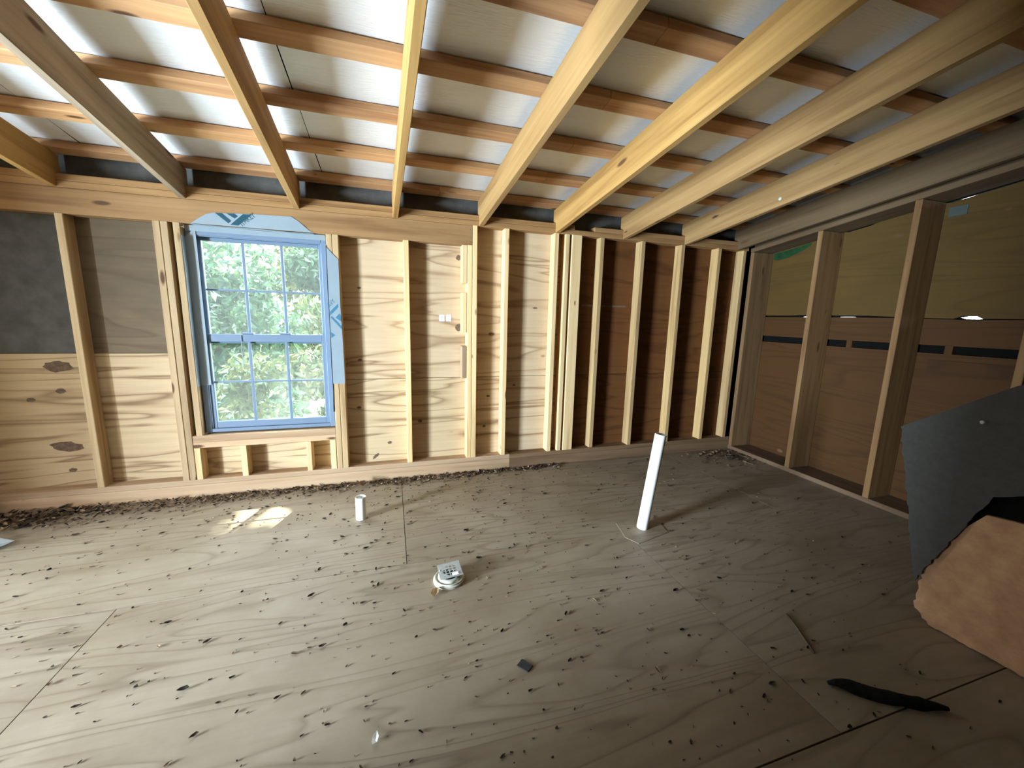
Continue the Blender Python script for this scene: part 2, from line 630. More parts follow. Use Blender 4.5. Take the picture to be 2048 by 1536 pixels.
add_box(bmw, LW_X - 0.15, WX0, 3.104, 3.118, -0.2, 2.20)
add_box(bmw, WX1, 3.5, 3.104, 3.118, -0.2, 2.20)
add_box(bmw, WX0, WX1, 3.104, 3.118, -0.2, WZ0)
add_box(bmw, WX0, WX1, 3.104, 3.118, WZ1, 2.20)
bmw.to_mesh(wall_back)
bmw.free()
wall_back = link('wall_back', wall_back, M['dark'], None, None, 'structure')


def back_panel(x0, x1, z0, z1, mat, label=None):
    mm = Matrix(((1, 0, 0), (0, 0, -1), (0, 1, 0))).to_4x4()    # local X->X, Y->Z, Z->-Y
    mm.translation = Vector(((x0 + x1) / 2, YS + 0.006, (z0 + z1) / 2))
    me = eased_box(x1 - x0 - 0.003, z1 - z0 - 0.003, 0.012, 0.001, mat.name)
    o = link('plywood_panel', me, mat, wall_back, mm)
    if label:
        o['label'] = label
    return o


back_panel(LW_X + 0.02, -1.332, 0.02, 0.970, M['ply_pale'])
back_panel(LW_X + 0.02, -1.785, 0.970, 1.93, M['felt'], 'dark grey felt-faced panel')
back_panel(-1.785, -1.332, 0.970, 1.93, M['ply_grey'], 'weathered grey-brown plywood panel')
back_panel(-1.332, -0.344, 0.02, WZ0, M['ply_pale'])
back_panel(-1.332, WX0, WZ0, 1.93, M['ply_pale'])
back_panel(WX1, -0.344, WZ0, 1.93, M['ply_pale'])
back_panel(-0.344, 0.596, 0.772, 1.93, M['ply'])
back_panel(-0.344, 0.596, 0.02, 0.772, M['ply_pale'])
back_panel(0.596, 1.40, 0.772, 1.93, M['ply'])
back_panel(0.596, 1.40, 0.02, 0.772, M['ply'])
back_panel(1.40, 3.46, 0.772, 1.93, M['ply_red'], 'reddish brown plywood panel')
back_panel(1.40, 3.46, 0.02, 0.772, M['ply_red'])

M['knot'] = plain('grey_knot', (0.14, 0.095, 0.065), 0.85, 0.2, 0.4, 40)


def knot(x, z, rx, rz, ang=0.0):
    n = 18
    pts = []
    for i in range(n):
        a = 2 * math.pi * i / n
        q = random.uniform(0.82, 1.12)
        px_, pz_ = rx * q * math.cos(a), rz * q * math.sin(a)
        pts.append((px_ * math.cos(ang) - pz_ * math.sin(ang), px_ * math.sin(ang) + pz_ * math.cos(ang)))
    mm = Matrix(((1, 0, 0), (0, 0, -1), (0, 1, 0))).to_4x4()
    mm.translation = Vector((x, YS, z))
    poly_slab('knot', pts, 0.0006, M['knot'], wall_back, mm)


KNOTS = [(-1.956, 0.890, 0.075, 0.036), (-1.973, 0.381, 0.085, 0.034, -0.2), (-2.107, 0.687, 0.022, 0.014), (-1.959, 0.738, 0.026, 0.016), (-1.966, 0.224, 0.022, 0.014),
         (-0.212, 1.435, 0.013, 0.009), (-0.225, 0.916, 0.015, 0.010), (-0.245, 0.557, 0.016, 0.012), (-0.137, 0.166, 0.032, 0.012, 0.8), (-0.030, 0.268, 0.016, 0.012),
         (0.201, 0.428, 0.018, 0.014), (0.720, 0.356, 0.014, 0.010), (0.751, 0.610, 0.016, 0.009), (1.137, 1.334, 0.022, 0.007), (0.973, 0.696, 0.012, 0.008), (0.506, 1.165, 0.026, 0.028), (0.506, 1.692, 0.020, 0.022)]
for k_ in KNOTS:
    knot(*k_)
# long dark scorch-like stain across two bays of the reddish panel
mm = Matrix(((1, 0, 0), (0, 0, -1), (0, 1, 0))).to_4x4()
mm.translation = Vector((0, YS, 0))
poly_slab('stain', [(1.56, 1.362), (1.70, 1.358), (1.85, 1.362), (2.00, 1.366), (1.98, 1.378), (1.80, 1.377), (1.64, 1.379), (1.56, 1.376)], 0.0002, M['knot'], wall_back, mm)

ZP = 0.1245         # top of the bottom plate
board('sill_board', 0.922, 3.226, YB, YS, 0.0, 0.0875, 'x', M['dark_plate'], wall_back)
board('sill_board', LW_X, 0.92, YB, YS, 0.0, 0.0875, 'x', M['plate'], wall_back)
board('bottom_plate', LW_X, 0.92, YB, YS, 0.0880, ZP, 'x', M['plate'], wall_back)
board('bottom_plate', 0.922, 3.226, YB, YS, 0.0880, ZP, 'x', M['dark_plate'], wall_back)
# double top plate
board('top_plate', LW_X, 3.20, YB, YS, 1.914, 1.951, 'x', M['header'], wall_back)
board('top_plate', LW_X, 1.42, YB, YS, 1.9515, 1.988, 'x', M['header'], wall_back)
board('top_plate', 1.60, 3.20, YB, YS, 1.9515, 1.988, 'x', M['header'], wall_back)
# header over the window, out to the doubled stud
board('header', LW_X, 0.594, YB, YB + 0.038, 1.773, 1.9135, 'x', M['header'], wall_back)
board('header', LW_X, 0.594, YB + 0.046, YS - 0.002, 1.773, 1.9135, 'x', M['header'], wall_back)


def stud(x0, x1, z0=ZP, z1=1.914, y0=YB, y1=YS - 0.001, mat='stud', name='stud'):
    return board(name, x0, x1, y0, y1, z0, z1, 'z', M[mat], wall_back)


HB = 1.773
stud(-1.804, -1.766, ZP, HB, mat='window_stud')
stud(-2.42, -2.382, ZP, HB)
stud(-3.03, -2.992, ZP, HB)
stud(-1.352, -1.314, ZP, HB, mat='window_stud')
stud(-1.312, -1.274, ZP, HB, mat='window_stud')
stud(-1.250, -1.213, WZ0, HB, name='trimmer_stud', mat='window_stud')
stud(-0.4015, -0.3650, ZP, HB, name='trimmer_stud', mat='window_stud')
stud(-0.3630, -0.3250, ZP, HB, mat='window_stud')
stud(0.098, 0.1365, ZP, HB)
stud(0.558, 0.5945, ZP, HB)
stud(0.597, 0.633, ZP, 1.914)
for z0, z1, mt in ((1.495, 1.771, 'stud'), (1.129, 1.427, 'stud'), (0.775, 1.023, 'old_stud')):
    board('blocking', 0.519, 0.556, YB + (0.004 if mt == 'old_stud' else 0), YS - 0.002, z0, z1, 'z', M['stud'] if mt == 'stud' else M['plate'], wall_back)
stud(0.844, 0.880)
stud(1.252, 1.289)
stud(1.346, 1.383)
stud(1.402, 1.490, ZP, 1.914, YB, YB + 0.038)
stud(1.662, 1.700, ZP, 1.914, YB + 0.012, mat='stud_tan')
stud(2.046, 2.084, mat='stud_tan')
stud(2.452, 2.490, mat='stud_tan')
stud(2.852, 2.890, mat='stud_tan')
stud(3.140, 3.178, mat='stud_tan')
# doubled rough sill and cripples
board('rough_sill', -1.272, -0.4035, YB, YS - 0.001, 0.384, WZ0, 'x', M['plate'], wall_back)
board('rough_sill', -1.272, -0.4035, YB, YS - 0.001, 0.343, 0.3835, 'x', M['plate'], wall_back)
for a, b in ((-1.272, -1.236), (-1.007, -0.969), (-0.600, -0.566), (-0.443, -0.4045)):
    stud(a, b, ZP, 0.343, name='cripple_stud')
# dark board closing the eave above the plates
board('eave_board', LW_X, 3.46, 3.092, 3.103, 1.90, 2.12, 'x', M['felt'], wall_back, 0)

# ---- right wall ------------------------------------------------------------


def rake(y):
    return 1.900 + 0.125 * (YB - y)


# outer siding, in two pieces with a thin gap that lets daylight through
MR = Matrix(((0, 0, -1), (-1, 0, 0), (0, 1, 0))).to_4x4()     # local X->-Y, Y->Z, Z->-X


def right_poly(name, pts_yz, x, t, mat, parent, kind=None):
    mm = MR.copy()
    mm.translation = Vector((x, 0, 0))
    # local x = -y ; local y = z ; extrudes towards -X
    return poly_slab(name, [(-y, z) for y, z in pts_yz], t, mat, parent, mm, kind)


wall_right = right_poly('wall_right', [(3.12, -0.2), (3.12, 1.319), (2.62, 1.319), (2.60, 1.316), (2.57, 1.316), (2.55, 1.319), (1.60, 1.319), (1.57, 1.309), (1.51, 1.309), (1.47, 1.319), (FY0 - .1, 1.319), (FY0 - .1, -0.2)], 3.50, 0.014, M['dark'], None, 'structure')
bake(wall_right)
right_poly('siding_board', [(3.12, 1.3192), (2.62, 1.3192), (2.60, 1.323), (2.57, 1.323), (2.55, 1.3192), (2.33, 1.3192), (2.30, 1.3199), (2.22, 1.3199), (2.20, 1.3192), (1.60, 1.3192), (1.57, 1.326), (1.52, 1.326), (1.47, 1.3192), (FY0 - .1, 1.3192),
                (FY0 - .1, rake(FY0)), (1.38, rake(1.38)), (1.44, rake(1.44) - .004), (1.70, rake(1.70) - .004), (1.78, rake(1.78)), (2.17, rake(2.17)), (2.20, rake(2.20) - .003), (2.29, rake(2.29) - .003), (2.33, rake(2.33)), (3.12, rake(3.12))],
           3.50, 0.014, M['dark'], wall_right)
right_poly('siding_board', [(3.12, rake(3.12) + .0005), (FY0 - .1, rake(FY0 - .1) + .0005), (FY0 - .1, rake(FY0) + .42), (3.12, rake(3.12) + .42)], 3.50, 0.014, M['dark'], wall_right)
# sheathing: lower panel, nailer strip, upper panel
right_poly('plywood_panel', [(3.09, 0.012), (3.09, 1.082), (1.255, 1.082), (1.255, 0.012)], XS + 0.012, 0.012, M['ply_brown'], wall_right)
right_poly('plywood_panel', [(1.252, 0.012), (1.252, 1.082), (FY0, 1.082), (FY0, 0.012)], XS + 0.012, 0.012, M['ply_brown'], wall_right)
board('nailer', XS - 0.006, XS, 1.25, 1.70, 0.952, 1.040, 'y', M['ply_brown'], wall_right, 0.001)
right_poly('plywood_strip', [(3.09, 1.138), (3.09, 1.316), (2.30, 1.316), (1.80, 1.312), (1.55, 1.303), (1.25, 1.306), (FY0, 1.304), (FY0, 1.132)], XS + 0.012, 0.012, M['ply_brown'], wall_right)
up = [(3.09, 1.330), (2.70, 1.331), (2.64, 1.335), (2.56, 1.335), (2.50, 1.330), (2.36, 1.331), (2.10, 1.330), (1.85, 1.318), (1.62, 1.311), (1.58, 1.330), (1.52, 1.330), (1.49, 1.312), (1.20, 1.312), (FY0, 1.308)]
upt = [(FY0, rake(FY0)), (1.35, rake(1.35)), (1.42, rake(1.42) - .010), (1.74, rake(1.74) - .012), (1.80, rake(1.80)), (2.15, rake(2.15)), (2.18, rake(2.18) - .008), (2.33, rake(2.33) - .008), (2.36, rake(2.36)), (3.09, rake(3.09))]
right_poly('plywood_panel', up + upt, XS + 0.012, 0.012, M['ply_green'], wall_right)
for y in (2.20, 1.613):
    board('spacer_block', XS, XS + 0.03, y - 0.02, y + 0.02, 1.075, 1.145, 'z', M['ply_brown'], wall_right, 0.001)
# green algae film along the top of the first bay
right_poly('algae_stain', [(2.955, 1.845), (2.90, 1.835), (2.80, 1.850), (2.70, 1.885), (2.62, 1.92), (2.61, 1.945), (2.70, 1.93), (2.80, 1.915), (2.955, 1.90)], XS, 0.0012, M['green_stain'], wall_right)
board('tie_plate', XS - 0.004, XS, 1.655, 1.745, 1.955, 2.015, 'y', M['tie'], wall_right, 0.001)
# plates and studs (2x10 deep wall)
board('bottom_plate', XR, XS - 0.001, FY0, YB, 0.0, 0.037, 'y', M['dark_plate'], wall_right)


def sloped(name, y0, y1, zfun, h, x0, x1, mat, parent):
    """board running along Y that follows the roof slope"""
    a = Vector(((x0 + x1) / 2, y1, zfun(y1) + h / 2))
    b = Vector(((x0 + x1) / 2, y0, zfun(y0) + h / 2))
    d = (b - a)
    ex = d.normalized()
    ey = Vector((1, 0, 0))
    ey = (ey - ex * ey.dot(ex)).normalized()
    mm = frame3((a + b) / 2, ex, ey)
    return link(name, eased_box(d.length, x1 - x0, h, 0.003, mat.name), mat, parent, mm)


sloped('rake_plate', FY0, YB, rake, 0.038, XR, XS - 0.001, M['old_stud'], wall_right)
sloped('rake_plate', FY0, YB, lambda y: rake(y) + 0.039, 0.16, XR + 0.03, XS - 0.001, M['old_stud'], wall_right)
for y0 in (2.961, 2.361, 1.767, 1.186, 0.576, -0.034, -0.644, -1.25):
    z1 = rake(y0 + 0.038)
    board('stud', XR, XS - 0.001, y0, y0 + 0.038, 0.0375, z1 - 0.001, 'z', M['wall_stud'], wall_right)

# ---- left wall and front wall (outside the picture) --------------------------


wl = bmesh.new()
for q in ((FY0, LW_Y0, -0.2, 2.95), (LW_Y1, 3.10, -0.2, 2.95), (LW_Y0, LW_Y1, -0.2, LW_Z0), (LW_Y0, LW_Y1, LW_Z1, 2.95)):
    add_box(wl, LW_X - 0.12, LW_X - 0.10, q[0], q[1], q[2], q[3])
me = bpy.data.meshes.new('wall_left')
wl.to_mesh(me)
wl.free()
wall_left = link('wall_left', me, M['felt'], None, None, 'structure')
for y in (-1.6, -1.0, -0.4, LW_Y0 - 0.05, LW_Y1 + 0.012, 1.9, 2.4, 2.95):
    board('stud', LW_X - 0.099, LW_X - 0.01, y, y + 0.038, 0.04, 1.95, 'z', M['stud'], wall_left)
board('bottom_plate', LW_X - 0.099, LW_X - 0.01, FY0, LW_Y0, 0, 0.039, 'y', M['plate'], wall_left)
board('bottom_plate', LW_X - 0.099, LW_X - 0.01, LW_Y1, YB, 0, 0.039, 'y', M['plate'], wall_left)
board('top_plate', LW_X - 0.099, LW_X - 0.01, FY0, YB, 1.951, 1.99, 'y', M['header'], wall_left)
board('header', LW_X - 0.099, LW_X - 0.01, LW_Y0, LW_Y1, LW_Z1 + 0.001, LW_Z1 + 0.14, 'y', M['header'], wall_left)
wall_front = board('wall_front', LW_X - 0.15, 3.5, FY0 - 0.03, FY0 - 0.01, -0.2, 2.95, 'x', M['felt'], None, 0, 'structure')

# unseen partition added left of the camera to shade the right front
shade_partition = board('shade_partition', -1.42, -1.40, FY0, 0.80, 0.0, 2.15, 'y', M['ply_grey'], None, 0, 'structure')
bake(shade_partition)
for y in (-1.65, -1.05, -0.45, 0.15, 0.762):
    board('stud', -1.399, -1.311, y, y + 0.038, 0.0, roof_z(y + 0.038) - 0.01, 'z', M['plate'], shade_partition)
# short unseen return wall added to shade the left end of the back wall
shade_return_wall = board('shade_return_wall', -2.66, -2.64, 2.20, 2.999, 0.0, 1.913, 'y', M['ply_grey'], None, 0, 'structure')
bake(shade_return_wall)
for y in (2.21, 2.6):
    board('stud', -2.638, -2.60, y, y + 0.089, 0.0, 1.91, 'z', M['plate'], shade_return_wall)
# ---- ceiling: roof deck, insulation, purlins, rafters ------------------------
ceiling = sloped('ceiling', FY0 - 0.15, 3.24, lambda y: roof_z(y, 0.265), 0.03, LW_X - 0.2, 3.53, M['dark'], None)
bake(ceiling)
ceiling['kind'] = 'structure'
RD, PT = 0.184, 0.038
seams = [LW_X - 0.1, -2.84, -1.62, -0.40, 0.82, 2.04, 3.26]
for i in range(6):
    a, b = seams[i] + 0.002, seams[i + 1] - 0.002
    # gently rippled sheet
    nx, ny = 14, 46
    V, F = [], []
    for j in range(ny + 1):
        y = FY0 + (3.11 - FY0) * j / ny
        for q in range(nx + 1):
            x = a + (b - a) * q / nx
            rip = 0.003 * math.sin(x * 9.1 + i) * math.sin(y * 8.2 + 2 * i)
            V.append((x, y, roof_z(y, RD + PT + 0.006) + rip))
    for j in range(ny):
        for q in range(nx):
            k0 = j * (nx + 1) + q
            F.append([k0, k0 + nx + 1, k0 + nx + 2, k0 + 1])
    link('insulation_panel', mesh_from('insulation_panel', V, F, True), M['foil'], ceiling).matrix_parent_inverse = ceiling.matrix_basis.inverted()

ri = ceiling.matrix_basis.inverted()
for yc in (2.995, 2.614, 2.226, 1.840, 1.450, 1.065, 0.68, 0.295, -0.09, -0.475, -0.86, -1.245, -1.62):
    for a, b in (((LW_X, 0.35), (0.352, 3.45)) if int(yc * 1000) % 2 else ((LW_X, 1.0), (1.002, 3.45))):
        # flat 2x4 lying on the rafters
        ez = Vector((0, SL, 1)).normalized()
        ex = Vector((1, 0, 0))
        mm = frame3(Vector(((a + b) / 2, yc, roof_z(yc, RD + PT / 2 + 0.0005))), ex, ez.cross(ex))
        o = link('purlin', eased_box(b - a, 0.089, PT, 0.003, 'purlin'), M['purlin'], ceiling)
        o.matrix_basis = ri @ mm


def rafter(xc, mat, y_end=FY0, w=0.038):
    """2x8 with a notched seat on the plate; local X runs up the slope"""
    ex = Vector((EX, -1, SL)).normalized()
    ez = Vector((0, SL, 1)).normalized()
    ez = (ez - ex * ez.dot(ex)).normalized()
    ey = ez.cross(ex)
    O = Vector((xc, YB, ZR))
    mm = frame3(O, ex, ey)
    inv = mm.inverted()

    def P(y, z):          # world side profile point -> local x,z
        t = (YB - y)
        p = inv @ Vector((xc + EX * t, y, z))
        return p.x, p.z
    prof = [P(YB, ZR), P(YB, 1.9885), P(YB + 0.045, 1.9885), P(YB + 0.045, roof_z(YB + 0.045, RD)), P(y_end, roof_z(y_end, RD)), P(y_end, roof_z(y_end))]
    n = len(prof)
    h = w / 2
    V = [(a, -h, b) for a, b in prof] + [(a, h, b) for a, b in prof]
    F = [list(range(n)), list(range(n, 2 * n))[::-1]] + [[i, i + n, (i + 1) % n + n, (i + 1) % n] for i in range(n)]
    me = mesh_from('rafter', V, F)
    bm = bmesh.new()
    bm.from_mesh(me)
    bmesh.ops.recalc_face_normals(bm, faces=bm.faces)
    long_e = [e for e in bm.edges if abs((e.verts[0].co - e.verts[1].co).x) > 1.0]
    bmesh.ops.bevel(bm, geom=long_e, offset=0.003, segments=1, affect='EDGES')
    bm.to_mesh(me)
    bm.free()
    o = link('rafter', me, mat, ceiling)
    o.matrix_basis = ri @ mm
    return o


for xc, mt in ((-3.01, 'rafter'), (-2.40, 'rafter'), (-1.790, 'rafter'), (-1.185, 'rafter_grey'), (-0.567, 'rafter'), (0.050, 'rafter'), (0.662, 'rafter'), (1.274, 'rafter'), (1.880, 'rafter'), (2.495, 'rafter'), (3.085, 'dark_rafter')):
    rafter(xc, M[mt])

# ---- windows ---------------------------------------------------------------


def make_window(name, mm, W, Hh, detail=True):
    """double-hung vinyl window; local X along the width, Z up, +Y to the outside, origin bottom left inside"""
    w = empty(name, kind='structure')
    w.matrix_world = mm

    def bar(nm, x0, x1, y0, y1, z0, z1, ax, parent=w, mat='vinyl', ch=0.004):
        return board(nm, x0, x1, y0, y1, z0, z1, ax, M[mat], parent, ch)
    fw = 0.038
    # frame
    bar('frame', 0, fw, 0, 0.085, 0, Hh, 'z')
    bar('frame', W - fw, W, 0, 0.085, 0, Hh, 'z')
    bar('frame', fw, W - fw, 0, 0.085, Hh - fw, Hh, 'x')
    bar('frame', fw, W - fw, 0, 0.085, 0, 0.024, 'x')
    bar('frame_lip', fw, fw + 0.006, 0.006, 0.014, 0.03, Hh - fw, 'z', ch=0.001)
    bar('frame_lip', W - fw - 0.006, W - fw, 0.006, 0.014, 0.03, Hh - fw, 'z', ch=0.001)
    bar('frame_lip', fw, W - fw, 0.006, 0.014, Hh - fw - 0.006, Hh - fw, 'x', ch=0.001)
    mid0, mid1 = 0.610, 0.662           # meeting rail
    x0, x1 = fw + 0.002, W - fw - 0.002

    def sash(nm, z0, z1, y0, top, bot, side):
        s = bar(nm, x0, x0 + side, y0, y0 + 0.030, z0, z1, 'z')
        inv = s.matrix_basis.inverted()

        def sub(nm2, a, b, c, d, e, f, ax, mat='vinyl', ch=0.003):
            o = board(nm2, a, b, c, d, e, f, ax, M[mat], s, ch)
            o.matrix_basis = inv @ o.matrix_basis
            return o
        sub('stile', x1 - side, x1, y0, y0 + 0.030, z0, z1, 'z')
        sub('rail', x0 + side, x1 - side, y0, y0 + 0.030, z1 - top, z1, 'x')
        sub('rail', x0 + side, x1 - side, y0, y0 + 0.030, z0, z0 + bot, 'x')
        gx0, gx1, gz0, gz1 = x0 + side, x1 - side, z0 + bot, z1 - top
        for q in (1, 2):
            c = gx0 + (gx1 - gx0) * q / 3
            sub('muntin', c - 0.009, c + 0.009, y0 + 0.010, y0 + 0.020, gz0, gz1, 'z', ch=0.002)
        cz = (gz0 + gz1) / 2
        cols = [gx0, gx0 + (gx1 - gx0) / 3, gx0 + (gx1 - gx0) * 2 / 3, gx1]
        for q in range(3):
            sub('muntin', cols[q] + (0.009 if q else 0), cols[q + 1] - (0.009 if q < 2 else 0), y0 + 0.010, y0 + 0.020, cz - 0.006, cz + 0.006, 'x', ch=0.002)
        for q in range(3):
            for za, zb in ((gz0, cz), (cz, gz1)):
                sub('pane', cols[q], cols[q + 1], y0 + 0.0225, y0 + 0.0265, za, zb, 'x', 'glass', 0)
        if detail and nm == 'lower_sash':
            for q in (1, 2):
                c = cols[q]
                lk = sub('sash_lock', c - 0.033, c + 0.033, y0 + 0.002, y0 + 0.028, z1, z1 + 0.012, 'x', ch=0.004)
        return s
    sash('upper_sash', mid0 - 0.012, Hh - fw - 0.001, 0.048, 0.022, 0.045, 0.022)
    sash('lower_sash', 0.025, mid1, 0.014, 0.050, 0.045, 0.026)
    return w


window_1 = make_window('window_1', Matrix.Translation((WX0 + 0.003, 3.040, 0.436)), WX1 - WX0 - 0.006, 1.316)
cord = tube('cord', [(0.250, 0.010, 0.655), (0.251, 0.008, 0.60), (0.249, 0.009, 0.54), (0.252, 0.009, 0.47), (0.2515, 0.010, 0.425)], 0.0022, M['ink'], window_1, 6)
cord['label'] = 'thin dark cord hanging from the meeting rail'
# ================================================================== THINGS
# ---- flashing film round the window -----------------------------------------
film = empty('window_flashing_film', (0, 2.99, 0))
tag(film, 'white plastic flashing film with blue print, wrapped round the window opening', 'plastic film')
MF = Matrix(((1, 0, 0), (0, 0, -1), (0, 1, 0))).to_4x4()      # local X->X, Y->Z, Z->-Y


def film_piece(name, pts, y=0.008, t=0.0012):
    mm = MF.copy()
    mm.translation = Vector((0, y, 0))
    return poly_slab(name, pts, t, M['film'], film, mm)


film_piece('top_flap', [(-1.155, 1.774), (-1.12, 1.800), (-1.075, 1.832), (-1.035, 1.846), (-0.80, 1.858), (-0.60, 1.863), (-0.560, 1.838), (-0.50, 1.786), (-0.475, 1.774)])
film_piece('side_flap', [(-0.4005, 1.690), (-0.372, 1.655), (-0.330, 1.612), (-0.331, 1.30), (-0.326, 1.05), (-0.324, 0.757), (-0.402, 0.757), (-0.4025, 1.20)])
# the film turns into the opening along the head and both jambs
V = []
F = []


def strip(name, path, y0, y1):
    """film lining folded back into the opening, thin in the normal direction"""
    n = len(path)
    v = [(x, y0, z) for x, z in path] + [(x, y1, z) for x, z in path]
    f = [[i, i + 1, i + 1 + n, i + n] for i in range(n - 1)]
    me = mesh_from(name, v, f)
    bm = bmesh.new()
    bm.from_mesh(me)
    bmesh.ops.solidify(bm, geom=bm.faces[:], thickness=0.001)
    bm.to_mesh(me)
    bm.free()
    return link(name, me, M['film'], film)


strip('head_fold', [(-1.155, 1.7715), (-1.0, 1.7685), (-0.8, 1.7705), (-0.62, 1.766), (-0.475, 1.7685)], 0.006, 0.05)
strip('jamb_fold', [(-1.2085, 1.70), (-1.206, 1.45), (-1.2095, 1.2), (-1.2075, 0.95), (-1.209, 0.76)], 0.004, 0.05)
strip('jamb_fold', [(-0.4045, 1.70), (-0.4065, 1.45), (-0.405, 1.1), (-0.4075, 0.9), (-0.405, 0.70), (-0.409, 0.55)], 0.004, 0.05)
film_piece('head_face', [(-1.205, 1.735), (-1.205, 1.768), (-1.05, 1.772), (-0.75, 1.765), (-0.41, 1.770), (-0.41, 1.735)], 0.046)
film_piece('jamb_face', [(-1.208, 1.70), (-1.170, 1.735), (-1.150, 1.735), (-1.150, 0.762), (-1.208, 0.762)], 0.0475)


def flat_text(name, body, size, loc, ang, mat, parent, stretch=1.0):
    cu = bpy.data.curves.new(name, 'FONT')
    cu.body = body
    cu.size = size
    cu.extrude = 0.0004
    tmp = bpy.data.objects.new('tmp', cu)
    COL.objects.link(tmp)
    dg = bpy.context.evaluated_depsgraph_get()
    me = bpy.data.meshes.new_from_object(tmp.evaluated_get(dg))
    bpy.data.objects.remove(tmp)
    me.materials.clear()
    mm = MF @ Matrix.Rotation(ang, 4, 'Z') @ Matrix.Diagonal((stretch, 1, 1, 1))
    mm.translation = Vector(loc)
    return link(name, me, mat, parent, mm)


YI = 0.0062


def ink_poly(name, pts, mat):
    mm = MF.copy()
    mm.translation = Vector((0, YI + 0.0008, 0))
    return poly_slab(name, pts, 0.0008, mat, film, mm)


ink_poly('logo_bar', [(-1.022, 1.846), (-0.985, 1.848), (-0.938, 1.806), (-0.955, 1.790)], M['blue_ink'])
ink_poly('logo_bar', [(-0.962, 1.849), (-0.918, 1.851), (-0.900, 1.838), (-0.918, 1.822)], M['blue_ink'])
ink_poly('logo_bar', [(-0.945, 1.783), (-0.902, 1.781), (-0.822, 1.854), (-0.872, 1.852)], M['blue_ink'])
flat_text('lettering', 'ITHKEY', 0.043, (-0.880, YI, 1.777), math.radians(41), M['blue_ink'], film, 0.72)
ink_poly('logo_bar', [(-0.398, 1.262), (-0.398, 1.235), (-0.345, 1.292), (-0.345, 1.318)], M['pale_blue_ink'])
ink_poly('logo_bar', [(-0.398, 1.225), (-0.388, 1.232), (-0.329, 1.165), (-0.329, 1.142)], M['pale_blue_ink'])
ink_poly('logo_bar', [(-0.365, 1.222), (-0.340, 1.250), (-0.330, 1.235), (-0.330, 1.195)], M['pale_blue_ink'])
ink_poly('arrow', [(-0.399, 1.122), (-0.399, 1.080), (-0.372, 1.101)], M['pale_blue_ink'])
flat_text('lettering', 'AVY', 0.042, (-0.398, YI, 1.290), math.radians(46), M['pale_blue_ink'], film, 0.72)
for z in (0.866, 0.876, 0.886):
    ink_poly('printed_line', [(-0.398, z), (-0.398, z + 0.002), (-0.328, z + 0.003), (-0.328, z + 0.001)], M['ink'])

# ---- two little stickers on the sheathing -----------------------------------
for i, (x0, x1, lab) in enumerate(((0.356, 0.398, 'small white paper sticker on the plywood, the left one of the pair'), (0.408, 0.449, 'small white paper sticker on the plywood, right of its twin beside the blocking'))):
    st = empty('paper_sticker', ((x0 + x1) / 2, YS - 0.0014, 1.236))
    tag(st, lab, 'sticker', 'white stickers on the sheathing')
    w = (x1 - x0) / 2
    mm = MF.copy()
    poly_slab('paper', [(-w, -0.025), (w, -0.025), (w, 0.025), (-w, 0.025)], 0.001, M['paper'], st, mm)
    for q in range(5):
        z = 0.012 - q * 0.006
        mm2 = MF.copy()
        mm2.translation = Vector((0, -0.001, 0))
        poly_slab('printed_line', [(-w * .45, z), (w * .35, z), (w * .35, z + 0.003), (-w * .45, z + 0.003)], 0.0004, M['ink'], st, mm2)

# ---- pipes -------------------------------------------------------------------
p1 = lathe('pvc_pipe', [(0.0275, 0.0), (0.031, 0.0), (0.031, 0.140), (0.030, 0.1425), (0.0275, 0.141), (0.0275, 0.01)], M['pvc'], None, Matrix.Translation((-0.206, 2.432, 0.0)))
tag(p1, 'short white plastic pipe stub standing open-ended on the floor under the window', 'pipe')
d = (Vector((1.500, 1.868, 0.598)) - Vector((1.437, 1.885, 0.0)))
mm = Vector(d).to_track_quat('Z', 'Y').to_matrix().to_4x4()
mm.translation = Vector((1.437, 1.885, -0.001))
L2 = d.length
p2 = lathe('pvc_pipe', [(0.027, 0.004), (0.033, 0.004), (0.033, L2 - 0.002), (0.032, L2), (0.028, L2 - 0.001), (0.027, 0.02)], M['pvc'], None, mm)
tag(p2, 'tall white plastic pipe leaning slightly, standing up from the floor patch', 'pipe')
for hz, ang in ((0.45, -1.95), (0.50, -1.90)):
    q = link('speck', eased_box(0.006, 0.003, 0.002, 0, 'spk'), M['hole'], p2, Matrix.Translation((0.033 * math.cos(ang), 0.033 * math.sin(ang), hz)))

# ---- shower drain --------------------------------------------------------------
dr = empty('floor_drain', (0.236, 1.712, 0.0), math.radians(3))
tag(dr, 'ivory plastic shower drain with square grey metal strainer on the floor', 'drain')
lathe('flange', [(0.030, 0.0), (0.074, 0.0), (0.074, 0.010), (0.070, 0.013), (0.060, 0.013), (0.056, 0.010), (0.054, 0.010), (0.052, 0.026), (0.046, 0.029), (0.040, 0.029), (0.038, 0.004)], M['pvc_old'], dr, None, 36)
lathe('clamp_ring', [(0.064, 0.013), (0.068, 0.013), (0.068, 0.020), (0.064, 0.020), (0.064, 0.013)], M['pvc_old'], dr, None, 36)
lathe('throat_shade_disc', [(0.0, 0.0285), (0.0395, 0.0285)], M['hole'], dr, None, 24)  # flat black disc painting the dark of the open throat under the holes
